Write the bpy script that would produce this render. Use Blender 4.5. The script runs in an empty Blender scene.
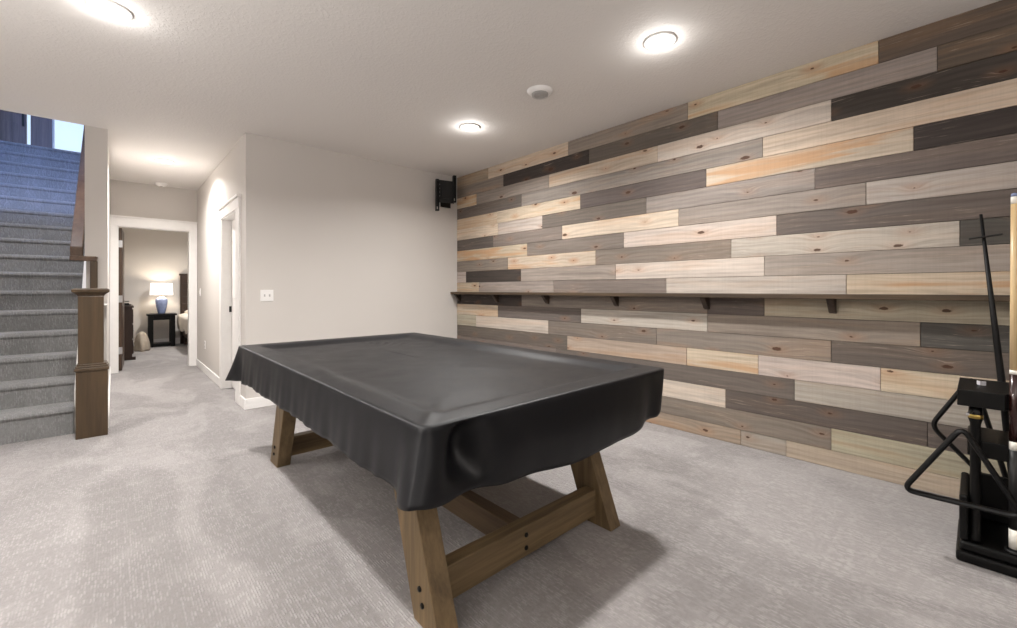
import bpy, bmesh, math, random
from mathutils import Vector, Matrix
random.seed(7)
SC = bpy.context.scene
COL = SC.collection
H = 2.74

# ------------------------------------------------------------------ materials
def srgb(r, g, b):
    f = lambda c: (c/255/12.92) if c/255 <= .04045 else ((c/255+.055)/1.055)**2.4
    return (f(r), f(g), f(b), 1)

class NT:
    def __init__(self, name):
        self.m = bpy.data.materials.new(name); self.m.use_nodes = True
        self.t = self.m.node_tree; self.b = self.t.nodes['Principled BSDF']
    def n(self, kind, **kw):
        nd = self.t.nodes.new(kind)
        for k, v in kw.items():
            if k.startswith('i_'):
                nd.inputs[k[2:].replace('_', ' ')].default_value = v
            else: setattr(nd, k, v)
        return nd
    def l(self, a, b): self.t.links.new(a, b)
    def math(self, op, a, b=None, c=None, clamp=False):
        nd = self.t.nodes.new('ShaderNodeMath'); nd.operation = op; nd.use_clamp = clamp
        for i, v in enumerate((a, b, c)):
            if v is None: continue
            if isinstance(v, (int, float)): nd.inputs[i].default_value = v
            else: self.l(v, nd.inputs[i])
        return nd.outputs[0]
    def mix(self, fac, a, b, mode='MIX'):
        nd = self.t.nodes.new('ShaderNodeMix'); nd.data_type = 'RGBA'; nd.blend_type = mode
        for s, v in ((0, fac), (6, a), (7, b)):
            if isinstance(v, (int, float)): nd.inputs[s].default_value = v
            elif isinstance(v, tuple): nd.inputs[s].default_value = v
            else: self.l(v, nd.inputs[s])
        return nd.outputs[2]
    def ramp(self, fac, stops):
        nd = self.t.nodes.new('ShaderNodeValToRGB'); self.l(fac, nd.inputs[0])
        e = nd.color_ramp.elements
        while len(e) < len(stops): e.new(.5)
        for i, (p, c) in enumerate(stops):
            e[i].position = p; e[i].color = c if isinstance(c, tuple) else (c, c, c, 1)
        return nd.outputs[0]
    def smooth(self, v, a, b):
        nd = self.t.nodes.new('ShaderNodeMapRange'); nd.interpolation_type = 'SMOOTHSTEP'
        self.l(v, nd.inputs[0]); nd.inputs[1].default_value = a; nd.inputs[2].default_value = b
        return nd.outputs[0]
    def pos(self):
        return self.n('ShaderNodeTexCoord').outputs['Object']
    def geo(self):
        return self.n('ShaderNodeNewGeometry').outputs['Position']
    def mapped(self, vec, scale, loc=(0, 0, 0)):
        nd = self.n('ShaderNodeMapping'); self.l(vec, nd.inputs[0])
        nd.inputs['Scale'].default_value = scale; nd.inputs['Location'].default_value = loc
        return nd.outputs[0]
    def noise(self, vec, scale, detail=3, rough=.5, dist=0):
        nd = self.n('ShaderNodeTexNoise'); self.l(vec, nd.inputs['Vector'])
        nd.inputs['Scale'].default_value = scale; nd.inputs['Detail'].default_value = detail
        nd.inputs['Roughness'].default_value = rough; nd.inputs['Distortion'].default_value = dist
        return nd.outputs[0]
    def bump(self, h, strength, dist):
        nd = self.n('ShaderNodeBump'); self.l(h, nd.inputs['Height'])
        nd.inputs['Strength'].default_value = strength; nd.inputs['Distance'].default_value = dist
        self.l(nd.outputs[0], self.b.inputs['Normal'])

def plain(name, col, rough=.5, metal=0, var=.06, scale=12, bump=0, spec=None, coat=0):
    k = NT(name); p = k.geo()
    n = k.noise(p, scale, 4)
    c = k.mix(k.ramp(n, [(.3, 0.), (.7, 1.)]), tuple(x*(1-var) for x in col[:3])+(1,), tuple(min(1, x*(1+var)) for x in col[:3])+(1,))
    k.l(c, k.b.inputs['Base Color']); k.b.inputs['Roughness'].default_value = rough
    k.b.inputs['Metallic'].default_value = metal
    if spec is not None: k.b.inputs['Specular IOR Level'].default_value = spec
    if coat: k.b.inputs['Coat Weight'].default_value = coat
    if bump: k.bump(k.noise(p, scale*12, 3), bump, .002)
    return k.m

def wood(name, c1, c2, axis='z', rough=.55, scale=1.0):
    """directional grain running along one world axis"""
    k = NT(name); p = k.pos()
    s = {'x': (1.2, 22, 22), 'y': (22, 1.2, 22), 'z': (22, 22, 1.2)}[axis]
    s = tuple(v*scale for v in s)
    a = k.noise(k.mapped(p, s), 1, 5, .6, .6)
    b = k.noise(k.mapped(p, tuple(v*5 for v in s)), 1, 3, .6)
    f = k.math('ADD', k.math('MULTIPLY', a, .75), k.math('MULTIPLY', b, .25))
    c = k.ramp(f, [(.32, c1), (.66, c2)])
    k.l(c, k.b.inputs['Base Color']); k.b.inputs['Roughness'].default_value = rough
    k.bump(f, .25, .003)
    return k.m

def emission(name, col, strength):
    k = NT(name)
    k.b.inputs['Base Color'].default_value = col
    k.b.inputs['Emission Color'].default_value = col
    k.b.inputs['Emission Strength'].default_value = strength
    return k.m

def mat_paint(name, col, bump=.12, scale=260, rough=.75):
    k = NT(name); p = k.geo()
    n = k.noise(p, 1.3, 2)
    c = k.mix(k.ramp(n, [(.3, 0.), (.7, 1.)]), tuple(x*.97 for x in col[:3])+(1,), col)
    k.l(c, k.b.inputs['Base Color']); k.b.inputs['Roughness'].default_value = rough
    k.b.inputs['Specular IOR Level'].default_value = .3
    k.bump(k.noise(p, scale, 3), bump, .001)
    return k.m

def mat_ceiling():
    k = NT('ceiling_knockdown'); p = k.geo()
    k.b.inputs['Base Color'].default_value = srgb(226, 222, 218)
    k.b.inputs['Roughness'].default_value = .8
    n = k.noise(p, 55, 3, .5, .3)
    h = k.smooth(n, .48, .6)
    k.bump(h, .35, .0025)
    return k.m

def mat_carpet(name, dark, light, swath=1.0):
    k = NT(name); p = k.geo()
    sx = k.n('ShaderNodeSeparateXYZ'); k.l(p, sx.inputs[0])
    x, y, z = sx.outputs
    wob = k.noise(k.mapped(p, (1, 1, 1)), 30, 2)
    xx = k.math('ADD', x, k.math('MULTIPLY', wob, .006))
    cx = k.math('FLOOR', k.math('DIVIDE', xx, .0095))
    wn = k.n('ShaderNodeTexWhiteNoise', noise_dimensions='1D'); k.l(cx, wn.inputs['W'])
    yy = k.math('ADD', k.math('DIVIDE', k.math('ADD', y, z), .034), k.math('MULTIPLY', wn.outputs[0], 7.0))
    cy = k.math('FLOOR', yy)
    cv = k.n('ShaderNodeCombineXYZ'); k.l(cx, cv.inputs[0]); k.l(cy, cv.inputs[1])
    w2 = k.n('ShaderNodeTexWhiteNoise', noise_dimensions='2D'); k.l(cv.outputs[0], w2.inputs['Vector'])
    # dash profile inside a cell
    fx = k.math('FRACT', k.math('DIVIDE', xx, .0095)); fy = k.math('FRACT', yy)
    px = k.math('SUBTRACT', 1, k.math('MULTIPLY', k.math('ABSOLUTE', k.math('SUBTRACT', fx, .5)), 1.6))
    py = k.math('SUBTRACT', 1, k.math('POWER', k.math('MULTIPLY', k.math('ABSOLUTE', k.math('SUBTRACT', fy, .5)), 2.0), 4.0))
    on = k.smooth(w2.outputs[0], .25, .75)
    dash = k.math('MULTIPLY', k.math('MULTIPLY', px, py), on)
    # patches where the woven motif fades away
    patch = k.smooth(k.noise(p, 9, 2), .35, .62)
    dash = k.math('MULTIPLY', dash, k.math('ADD', k.math('MULTIPLY', patch, .6), .4))
    fine = k.noise(p, 420, 2)
    mid = k.noise(p, 60, 3)
    # vacuum swaths in the pile
    sw = k.noise(k.mapped(p, (2.1, .9, 1), (3, 1, 0)), 1.0, 2, .5, 1.3)
    swv = k.smooth(sw, .42, .58)
    st = k.noise(k.mapped(p, (.8, 3.2, 1), (9, 4, 0)), 1.0, 3, .5, 1.8)
    stv = k.smooth(k.math('ABSOLUTE', k.math('SUBTRACT', st, .5)), .05, .0)
    f = k.math('ADD', k.math('MULTIPLY', dash, .25), k.math('MULTIPLY', fine, .40))
    f = k.math('ADD', f, k.math('MULTIPLY', mid, .22))
    f = k.math('ADD', f, k.math('MULTIPLY', swv, .16*swath))
    f = k.math('ADD', f, k.math('MULTIPLY', stv, .05*swath))
    c = k.ramp(f, [(.05, dark), (1.0, light)])
    k.l(c, k.b.inputs['Base Color']); k.b.inputs['Roughness'].default_value = .95
    k.b.inputs['Specular IOR Level'].default_value = .1
    k.b.inputs['Sheen Weight'].default_value = .25
    k.bump(k.math('ADD', dash, k.math('MULTIPLY', fine, .6)), .55, .006)
    return k.m

def mat_planks():
    k = NT('reclaimed_plank_wood'); p = k.geo()
    sx = k.n('ShaderNodeSeparateXYZ'); k.l(p, sx.inputs[0]); x, y, z = sx.outputs
    ac = k.n('ShaderNodeAttribute', attribute_name='plank_colour')
    asd = k.n('ShaderNodeAttribute', attribute_name='plank_seed')
    aor = k.n('ShaderNodeAttribute', attribute_name='plank_amber')
    seed = asd.outputs['Fac']; amber = aor.outputs['Fac']
    sh = k.math('MULTIPLY', seed, 61.7)
    # knots
    kv = k.n('ShaderNodeCombineXYZ')
    k.l(k.math('ADD', k.math('MULTIPLY', y, 2.3), sh), kv.inputs[0])
    k.l(k.math('ADD', k.math('MULTIPLY', z, 5.2), k.math('MULTIPLY', seed, 13.3)), kv.inputs[1])
    vo = k.n('ShaderNodeTexVoronoi', voronoi_dimensions='2D'); k.l(kv.outputs[0], vo.inputs['Vector'])
    vo.inputs['Scale'].default_value = 1.0
    sc = k.n('ShaderNodeSeparateColor'); k.l(vo.outputs['Color'], sc.inputs[0])
    gate = k.math('GREATER_THAN', sc.outputs[0], .38)
    d = vo.outputs['Distance']
    wobd = k.math('ADD', d, k.math('MULTIPLY', k.math('SUBTRACT', k.noise(p, 60, 2), .5), .05))
    size = k.math('ADD', .018, k.math('MULTIPLY', k.math('POWER', sc.outputs[1], 2.0), .075))
    kn = k.math('MULTIPLY', k.math('SUBTRACT', 1, k.math('DIVIDE', wobd, size), clamp=True), gate)
    knot = k.smooth(kn, .0, .35)
    halo = k.math('MULTIPLY', k.math('SUBTRACT', 1, k.math('DIVIDE', wobd, .22), clamp=True), gate)
    # grain flows round the knots
    bend = k.math('MULTIPLY', k.math('EXPONENT', k.math('MULTIPLY', d, -7.0)), k.math('MULTIPLY', gate, .06))
    gv = k.n('ShaderNodeCombineXYZ')
    k.l(k.math('ADD', k.math('MULTIPLY', y, 1.5), sh), gv.inputs[0])
    k.l(k.math('MULTIPLY', k.math('ADD', z, bend), 26), gv.inputs[1]); k.l(seed, gv.inputs[2])
    g1 = k.noise(gv.outputs[0], 1.0, 6, .7, .5)
    gv2 = k.n('ShaderNodeCombineXYZ')
    k.l(k.math('ADD', k.math('MULTIPLY', y, 6), sh), gv2.inputs[0]); k.l(k.math('MULTIPLY', k.math('ADD', z, bend), 150), gv2.inputs[1])
    g2 = k.noise(gv2.outputs[0], 1.0, 3, .6)
    # cathedral rings
    wv = k.n('ShaderNodeTexWave', wave_type='BANDS', bands_direction='Y'); k.l(gv.outputs[0], wv.inputs['Vector'])
    wv.inputs['Scale'].default_value = .35; wv.inputs['Distortion'].default_value = 5.5; wv.inputs['Detail'].default_value = 2; wv.inputs['Detail Scale'].default_value = .7
    f = k.math('ADD', k.math('MULTIPLY', g1, .60), k.math('ADD', k.math('MULTIPLY', g2, .32), k.math('MULTIPLY', wv.outputs['Fac'], .08)))
    fr = k.smooth(f, .3, .68)
    base = ac.outputs['Color']
    mult = k.math('ADD', .76, k.math('MULTIPLY', fr, .40))
    hsv = k.n('ShaderNodeHueSaturation'); k.l(base, hsv.inputs['Color']); k.l(mult, hsv.inputs['Value']); hsv.inputs['Saturation'].default_value = .71
    c = hsv.outputs[0]
    # broad blotches
    bl = k.n('ShaderNodeCombineXYZ'); k.l(k.math('ADD', k.math('MULTIPLY', y, 1.1), sh), bl.inputs[0]); k.l(k.math('MULTIPLY', z, 11), bl.inputs[1]); k.l(sh, bl.inputs[2])
    bn = k.noise(bl.outputs[0], 1.0, 3, .55, .5)
    am = k.math('MULTIPLY', k.smooth(bn, .47, .66), amber)
    c = k.mix(k.math('MULTIPLY', am, .62), c, srgb(184, 140, 98))
    c = k.mix(k.math('MULTIPLY', k.smooth(bn, .5, .25), .28), c, srgb(96, 84, 78), 'MIX')
    fl = k.math('MULTIPLY', k.smooth(g2, .58, .72), k.smooth(bn, .50, .60))
    c = k.mix(k.math('MULTIPLY', fl, .45), c, srgb(196, 180, 164))
    c = k.mix(k.math('MULTIPLY', halo, k.math('ADD', .18, k.math('MULTIPLY', amber, .4))), c, srgb(168, 118, 80))
    c = k.mix(k.math('MULTIPLY', knot, .85), c, srgb(70, 44, 30))
    # faint saw marks across the board
    sw = k.noise(k.mapped(p, (1, 120, 3)), 1, 2)
    c = k.mix(k.math('MULTIPLY', k.smooth(sw, .4, .7), .05), c, srgb(60, 54, 52))
    k.l(c, k.b.inputs['Base Color'])
    k.b.inputs['Roughness'].default_value = .78; k.b.inputs['Specular IOR Level'].default_value = .25
    k.bump(k.math('SUBTRACT', k.math('ADD', f, k.math('MULTIPLY', sw, .06)), k.math('MULTIPLY', knot, .5)), .45, .004)
    return k.m

def mat_vinyl():
    k = NT('black_vinyl'); p = k.geo()
    n = k.noise(p, 3, 3)
    c = k.mix(n, srgb(7, 8, 12), srgb(14, 15, 20))
    k.l(c, k.b.inputs['Base Color'])
    k.l(k.math('ADD', .36, k.math('MULTIPLY', k.noise(p, 7, 4), .16)), k.b.inputs['Roughness'])
    k.b.inputs['Specular IOR Level'].default_value = .34
    k.bump(k.math('ADD', k.noise(p, 900, 2), k.math('MULTIPLY', k.noise(p, 9, 3), 6)), .12, .002)
    return k.m

M = {}
M['wall'] = mat_paint('greige_wall_paint', srgb(205, 200, 195))
M['ceiling'] = mat_ceiling()
M['white'] = plain('white_trim_paint', srgb(236, 234, 232), .4, var=.02)
M['plastic'] = plain('white_plastic', srgb(238, 236, 234), .35, var=.01)
M['grille'] = plain('grey_grille', srgb(182, 180, 178), .5, var=.05, scale=200)
M['carpet'] = mat_carpet('patterned_carpet', srgb(100, 96, 95), srgb(186, 181, 180))
M['stair_carpet'] = mat_carpet('stair_carpet', srgb(92, 92, 92), srgb(170, 170, 170), .4)
M['planks'] = mat_planks()
M['vinyl'] = mat_vinyl()
M['leg'] = wood('weathered_table_wood', srgb(86, 71, 50), srgb(134, 112, 80), 'z', .6)
M['beamx'] = wood('weathered_beam_wood', srgb(86, 71, 50), srgb(136, 114, 82), 'x', .6)
M['beamy'] = wood('weathered_stretcher_wood', srgb(70, 56, 41), srgb(108, 88, 65), 'y', .6)
M['newel'] = wood('stained_newel_wood', srgb(56, 43, 28), srgb(82, 65, 45), 'z', .38, .7)
M['rail'] = wood('stained_rail_wood', srgb(68, 50, 38), srgb(100, 78, 60), 'y', .4, .7)
M['ledge'] = wood('ledge_wood', srgb(38, 29, 21), srgb(88, 70, 50), 'y', .6)
M['bracket'] = wood('bracket_wood', srgb(40, 31, 24), srgb(70, 56, 44), 'z', .6)
M['bolt'] = plain('black_bolt', srgb(18, 18, 18), .4, .6)
M['black'] = plain('black_satin_metal', srgb(12, 12, 13), .5, .0)
M['blackplastic'] = plain('black_plastic', srgb(9, 9, 10), .5, spec=.3)
M['blackwood'] = plain('black_lacquered_wood', srgb(8, 8, 8), .42, spec=.25)
M['espresso'] = wood('espresso_wood', srgb(34, 22, 17), srgb(62, 42, 32), 'z', .4)
M['doorwood'] = wood('dark_door_wood', srgb(52, 38, 28), srgb(92, 70, 52), 'z', .4)
M['brass'] = plain('brass', srgb(190, 165, 95), .3, 1)
M['chrome'] = plain('brushed_nickel', srgb(190, 190, 192), .28, 1)
M['maple'] = wood('maple_shaft', srgb(205, 176, 130), srgb(232, 208, 164), 'z', .3)
M['ferrule'] = plain('ivory_ferrule', srgb(236, 234, 225), .3)
M['red'] = plain('red_lacquer', srgb(46, 16, 12), .25, coat=.5)
M['chalk'] = plain('chalk_wrapper', srgb(205, 205, 210), .5)
M['blue'] = plain('blue_ceramic', srgb(128, 142, 178), .2, var=.15, scale=20)
M['cream'] = plain('cream_bedding', srgb(226, 218, 206), .9, var=.04, bump=.3)
M['beige'] = plain('beige_fabric', srgb(176, 164, 148), .9, var=.1, bump=.4)
M['lens'] = emission('lit_lens', (1, .97, .93, 1), 14)
M['shade'] = emission('lit_lamp_shade', (1, .95, .88, 1), 1.1)
def mat_glass():
    k = NT('window_glass')
    k.b.inputs['Base Color'].default_value = (1, 1, 1, 1); k.b.inputs['Roughness'].default_value = .02
    k.b.inputs['Transmission Weight'].default_value = 1; k.b.inputs['IOR'].default_value = 1.45
    return k.m
M['glass'] = mat_glass()
M['entry'] = wood('entry_door_wood', srgb(104, 88, 84), srgb(142, 122, 116), 'z', .45)

# ------------------------------------------------------------------ mesh helpers
class MB:
    def __init__(self): self.bm = bmesh.new()
    def box(self, x0, x1, y0, y1, z0, z1, mat=None):
        vs = [self.bm.verts.new(((x0, x1)[i & 1], (y0, y1)[i >> 1 & 1], (z0, z1)[i >> 2])) for i in range(8)]
        if mat is not None:
            for v in vs: v.co = mat @ v.co
        fs = [self.bm.faces.new([vs[i] for i in f]) for f in ((0, 2, 3, 1), (4, 5, 7, 6), (0, 1, 5, 4), (2, 6, 7, 3), (0, 4, 6, 2), (1, 3, 7, 5))]
        return fs
    def prism(self, pts, a, b):
        """pts: list of 3D tuples for the a side, b: offset vector to the other side"""
        A = [self.bm.verts.new(p) for p in pts]; o = Vector(b)
        B = [self.bm.verts.new(Vector(p)+o) for p in pts]
        n = len(pts)
        self.bm.faces.new(A[::-1]); self.bm.faces.new(B)
        for i in range(n): self.bm.faces.new((A[i], A[(i+1) % n], B[(i+1) % n], B[i]))
    def lathe(self, prof, c=(0, 0, 0), n=24, mat=None):
        rings = []
        for r, z in prof:
            if r < 1e-6: rings.append([self.bm.verts.new((0, 0, z))])
            else: rings.append([self.bm.verts.new((r*math.cos(2*math.pi*i/n), r*math.sin(2*math.pi*i/n), z)) for i in range(n)])
        T = Matrix.Translation(c) @ (mat or Matrix.Identity(4))
        for a, b in zip(rings, rings[1:]):
            for i in range(n):
                j = (i+1) % n
                if len(a) == 1 and len(b) == 1: continue
                if len(a) == 1: self.bm.faces.new((a[0], b[j], b[i]))
                elif len(b) == 1: self.bm.faces.new((a[i], a[j], b[0]))
                else: self.bm.faces.new((a[i], a[j], b[j], b[i]))
        for r in rings:
            for v in r: v.co = T @ v.co
    def tube(self, pts, r, n=10, closed=False, radii=None):
        P = [Vector(p) for p in pts]; N = len(P); rings = []
        up = None
        for i in range(N):
            if closed: d = P[(i+1) % N]-P[i-1]
            else: d = P[min(i+1, N-1)]-P[max(i-1, 0)]
            d.normalize()
            if up is None:
                up = Vector((0, 0, 1)) if abs(d.z) < .9 else Vector((1, 0, 0))
            u = (up - d*up.dot(d)).normalized(); up = u; w = d.cross(u)
            rr = radii[i] if radii else r
            rings.append([self.bm.verts.new(P[i]+u*rr*math.cos(2*math.pi*k/n)+w*rr*math.sin(2*math.pi*k/n)) for k in range(n)])
        for i in range(N if closed else N-1):
            a, b = rings[i], rings[(i+1) % N]
            for k in range(n): self.bm.faces.new((a[k], a[(k+1) % n], b[(k+1) % n], b[k]))
        if not closed:
            self.bm.faces.new(rings[0][::-1]); self.bm.faces.new(rings[-1])
    def build(self, name, mat, parent=None, bevel=0, smooth=False, seg=2):
        bmesh.ops.recalc_face_normals(self.bm, faces=self.bm.faces[:])
        me = bpy.data.meshes.new(name); self.bm.to_mesh(me); self.bm.free()
        me.materials.append(mat)
        o = bpy.data.objects.new(name, me); COL.objects.link(o)
        if parent is not None:
            o.parent = parent
        if smooth:
            for p in me.polygons: p.use_smooth = True
        if bevel:
            b = o.modifiers.new('bevel', 'BEVEL'); b.width = bevel; b.segments = seg; b.limit_method = 'ANGLE'; b.angle_limit = .6
            if hasattr(b, 'harden_normals'): b.harden_normals = False
        return o

def tag(o, label=None, cat=None, group=None, kind=None):
    if label: o['label'] = label
    if cat: o['category'] = cat
    if group: o['group'] = group
    if kind: o['kind'] = kind
    return o
def empty(name, loc, label, cat, group=None):
    o = bpy.data.objects.new(name, None); COL.objects.link(o); o.location = loc
    o.empty_display_size = .1
    return tag(o, label, cat, group)
def part(mb, name, mat, parent, bevel=0, smooth=False, seg=2):
    """mesh given in world coordinates, parented to a thing at parent.location"""
    L = parent.matrix_world.translation if parent.parent else parent.location
    off = parent_origin(parent)
    for v in mb.bm.verts: v.co -= off
    return mb.build(name, mat, parent, bevel, smooth, seg)
def parent_origin(p):
    o = Vector((0, 0, 0))
    while p is not None:
        o += p.location; p = p.parent
    return o
def struct(mb, name, mat, bevel=0, smooth=False):
    o = mb.build(name, mat, None, bevel, smooth); o['kind'] = 'structure'
    return o
def B(*a):
    m = MB(); m.box(*a); return m
def copy_tree(o, parent=None):
    c = o.copy(); COL.objects.link(c); c.parent = parent
    for ch in [k for k in bpy.data.objects if k.parent == o]: copy_tree(ch, c)
    return c

# ------------------------------------------------------------------ room shell
XR = 3.515      # plank wall face
YB = 4.895       # back wall face
XH = .96        # hall right wall
YE = 8.27       # hall end wall
XD = -.047      # hall side of the stair wall
YS = 5.71       # near end of the stair wall
YT = 9.24       # top nosing
ZT = 3.277
XS0, XS1 = -1.30, -.245    # stair flight

struct(B(-3.3, XR+.15, -3.1, 12.1, -.12, 0), 'floor', M['carpet'])
c = MB()
c.box(-3.3, XR+.15, -3.1, YB, H, H+.25)
c.box(-3.3, 1.1, YB, YS, H, H+.25)
c.box(-.205, 1.1, YS, 8.4, H, H+.25)
c.box(-.205, 3.3, 8.4, 12.1, H, H+.25)
struct(c, 'ceiling', M['ceiling'])

m = MB(); m.box(XH, XR+.15, YB, YB+.12, 0, H)
struct(m, 'wall_back', M['wall'])
m = MB()
OY0, OY1, OZ = 5.29, 6.10, 2.03     # doorway in the hall's right wall
m.box(XH, XH+.12, YB+.12, OY0, 0, H); m.box(XH, XH+.12, OY1, YE, 0, H); m.box(XH, XH+.12, OY0, OY1, OZ, H)
struct(m, 'wall_hall_right', M['wall'])
DX0, DX1, DZ = .035, .866, 2.10
m = MB()
m.box(XD-.15, DX0, YE, YE+.13, 0, H); m.box(DX1, XH+.12, YE, YE+.13, 0, H); m.box(DX0, DX1, YE, YE+.13, DZ, H)
struct(m, 'wall_hall_end', M['wall'])
# stair divider: lower slim part, full upper part
m = MB()
m.box(-.114, XD, YS, YE, 0, H); m.box(-.205, -.114, YS, YE, 1.50, H); m.box(-.205, -.114, YS+.25, YE, 0, 1.50)
m.box(-.205, XD, 5.0, YS, 0, 1.05)
struct(m, 'wall_stair_right', M['wall'])
struct(B(-1.45, -1.30, 5.0, 9.3, 0, 5.9), 'wall_stair_left', M['wall'])
struct(B(-.205, -.085, 5.9, 12.0, H+.25, 5.9), 'wall_stairwell_right', M['wall'])
struct(B(-3.3, -1.45, 5.0, 5.12, 0, H), 'wall_back_left', M['wall'])
struct(B(-3.42, -3.3, -3.1, 5.1, 0, H), 'wall_left', M['wall'])
struct(B(-3.3, XR, -3.22, -3.1, 0, H), 'wall_front', M['wall'])
m = MB(); m.box(-.205, -.085, 8.4, 12.1, 0, H)
struct(m, 'wall_bedroom_left', M['wall'])
struct(B(-.085, 3.2, 11.9, 12.02, 0, H), 'wall_bedroom_back', M['wall'])
struct(B(3.2, 3.32, 8.4, 12.02, 0, H), 'wall_bedroom_right', M['wall'])
struct(B(XH+.12, 3.2, 8.27, 8.40, 0, H), 'wall_bedroom_front', M['wall'])

# plank wall
PAL = {
 'Y': ((200, 178, 148), .55), 'O': ((198, 177, 146), 1.15), 'P': ((190, 174, 158), .35), 'L': ((172, 161, 146), .2),
 'G': ((150, 137, 126), .12), 'B': ((126, 112, 101), .10), 'D': ((104, 92, 84), .06), 'K': ((64, 55, 50), .0),
 'T': ((168, 146, 120), .5), 'M': ((138, 124, 110), .3), 'W': ((98, 82, 66), .25), 'V': ((84, 80, 74), .0), 'E': ((176, 166, 138), .35)}
# (kinds listed from the far corner towards the camera, joint positions between them)
ROWS = [
 ('TYMOW W', [4.22, 2.91, 1.63, .42, -.9]),
 ('MKDGWB', [3.93, 2.64, 1.39, .16, -1.1]),
 ('OGYPKB', [4.46, 3.18, 1.9, .66, -.6]),
 ('DGYPB', [3.61, 1.07, -.25, -1.5]),
 ('YODOKG', [4.05, 2.75, 1.48, .26, -.98]),
 ('YPDGDGM', [4.03, 3.28, 2.01, .75, -.5, -1.7]),
 ('DBYGLB', [4.12, 2.99, 1.71, .48, -.8]),
 ('OBPDYG', [3.52, 2.24, .98, -.6, -1.5]),
 ('BOBLVGP', [3.85, 2.56, 1.29, .07, -1.1, -2.]),
 ('PKGPGLB', [4.69, 3.62, 2.33, 1.06, -.2, -1.4]),
 ('OGBLOG', [4.41, 3.11, 1.82, .58, -.7]),
 ('KBDEBP', [3.61, 1.47, 1.06, -.3, -1.5]),
 ('YDLMVGB', [4.03, 2.74, 1.47, .23, -1.0, -2.]),
 ('EPBMDGK', [4.47, 3.19, 1.91, .66, -.6, -1.9]),
 ('DTOPYGB', [2.92, 1.64, 1.1, .41, -.8, -2.]),
 ('BDLMG', [1.81+1.26, .87, -.4, -1.6]),
 ('PKDBG', [2.6, 1.33, .2, -1.]),
 ('DBEGD', [3.2, .66, -.6, -1.8]),
 ('YTLYBG', [2.5, 1.22, .92, -.4, -1.7]),
]
ROWS[0] = ('TYMOWW', ROWS[0][1]); ROWS[16] = ('BPDDG', ROWS[16][1]); ROWS[3] = ('DGYPB', ROWS[3][1])
bm = bmesh.new()
lc = bm.faces.layers.float_color.new('plank_colour') if hasattr(bm.faces.layers, 'float_color') else None
data = []
def plank(y0, y1, z0, z1, t, kind):
    g = .0012
    x1, x0 = XR+.02, XR-t
    y0 += g; y1 -= g; z0 += g; z1 -= g
    e = .0016
    # front face slightly inset to give eased edges
    f = [(x0, y0+e, z0+e), (x0, y1-e, z0+e), (x0, y1-e, z1-e), (x0, y0+e, z1-e)]
    s = [(x0+e, y0, z0), (x0+e, y1, z0), (x0+e, y1, z1), (x0+e, y0, z1)]
    b = [(x1, y0, z0), (x1, y1, z0), (x1, y1, z1), (x1, y0, z1)]
    V = [[bm.verts.new(p) for p in q] for q in (f, s, b)]
    bm.faces.new(V[0][::-1])
    for a, c2 in ((V[0], V[1]), (V[1], V[2])):
        for i in range(4): bm.faces.new((a[i], a[(i+1) % 4], c2[(i+1) % 4], c2[i]))
    bm.faces.new(V[2])
    (r, gg, b2), am = PAL[kind]
    j = random.uniform(.93, 1.06)
    col = srgb(min(255, r*j), min(255, gg*j*random.uniform(.985, 1.01)), min(255, b2*j*random.uniform(.97, 1.02)))
    sd = random.random()
    data.extend([(col, sd, am*random.uniform(.8, 1.1))]*10)
PITCH = .1458
for i, (kinds, js) in enumerate(ROWS):
    z1 = H - PITCH*i; z0 = max(0.0, z1-PITCH)
    ys = [YB-.001] + list(js) + [-3.1]
    for a in range(len(ys)-1):
        kd = kinds[a] if a < len(kinds) else 'G'
        ya, yb = ys[a+1], ys[a]
        while yb-ya > 2.7:
            plank(yb-1.27, yb, z0, z1, random.uniform(.0, .003), kd); yb -= 1.27; kd = random.choice('GBDMP')
        plank(ya, yb, z0, z1, random.uniform(.0, .003), kd)
# backing board behind the planks
bmesh.ops.recalc_face_normals(bm, faces=bm.faces[:])
me = bpy.data.meshes.new('wall_right')
nface = len(bm.faces)
bm.faces.ensure_lookup_table()
bm.to_mesh(me); bm.free()
for nm_, ty_ in (('plank_colour', 'FLOAT_COLOR'), ('plank_seed', 'FLOAT'), ('plank_amber', 'FLOAT')): me.attributes.new(nm_, ty_, 'FACE')
ca, sa, aa = me.attributes['plank_colour'], me.attributes['plank_seed'], me.attributes['plank_amber']
for i in range(nface):
    ca.data[i].color = data[i][0]; sa.data[i].value = data[i][1]; aa.data[i].value = data[i][2]
me.materials.append(M['planks'])
wr = bpy.data.objects.new('wall_right', me); COL.objects.link(wr); wr['kind'] = 'structure'
struct(B(XR+.02, XR+.15, -3.1, YB, 0, H), 'wall_right_backing', M['black'])

# baseboards
bh = .105
struct(B(XH+.001, XR, YB-.016, YB, 0, bh), 'baseboard_back', M['white'], .003)
m = MB(); m.box(XH-.014, XH, YB-.016, OY0-.18, 0, bh); m.box(XH-.014, XH, OY1+.13, YE, 0, bh)
struct(m, 'baseboard_hall', M['white'], .003)
struct(B(-.085, 3.2, 11.884, 11.9, 0, .13), 'baseboard_bedroom', M['white'], .003)
struct(B(XD, XD+.014, 5.02, YE-.02, 0, bh), 'baseboard_stair', M['white'], .003)

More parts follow.
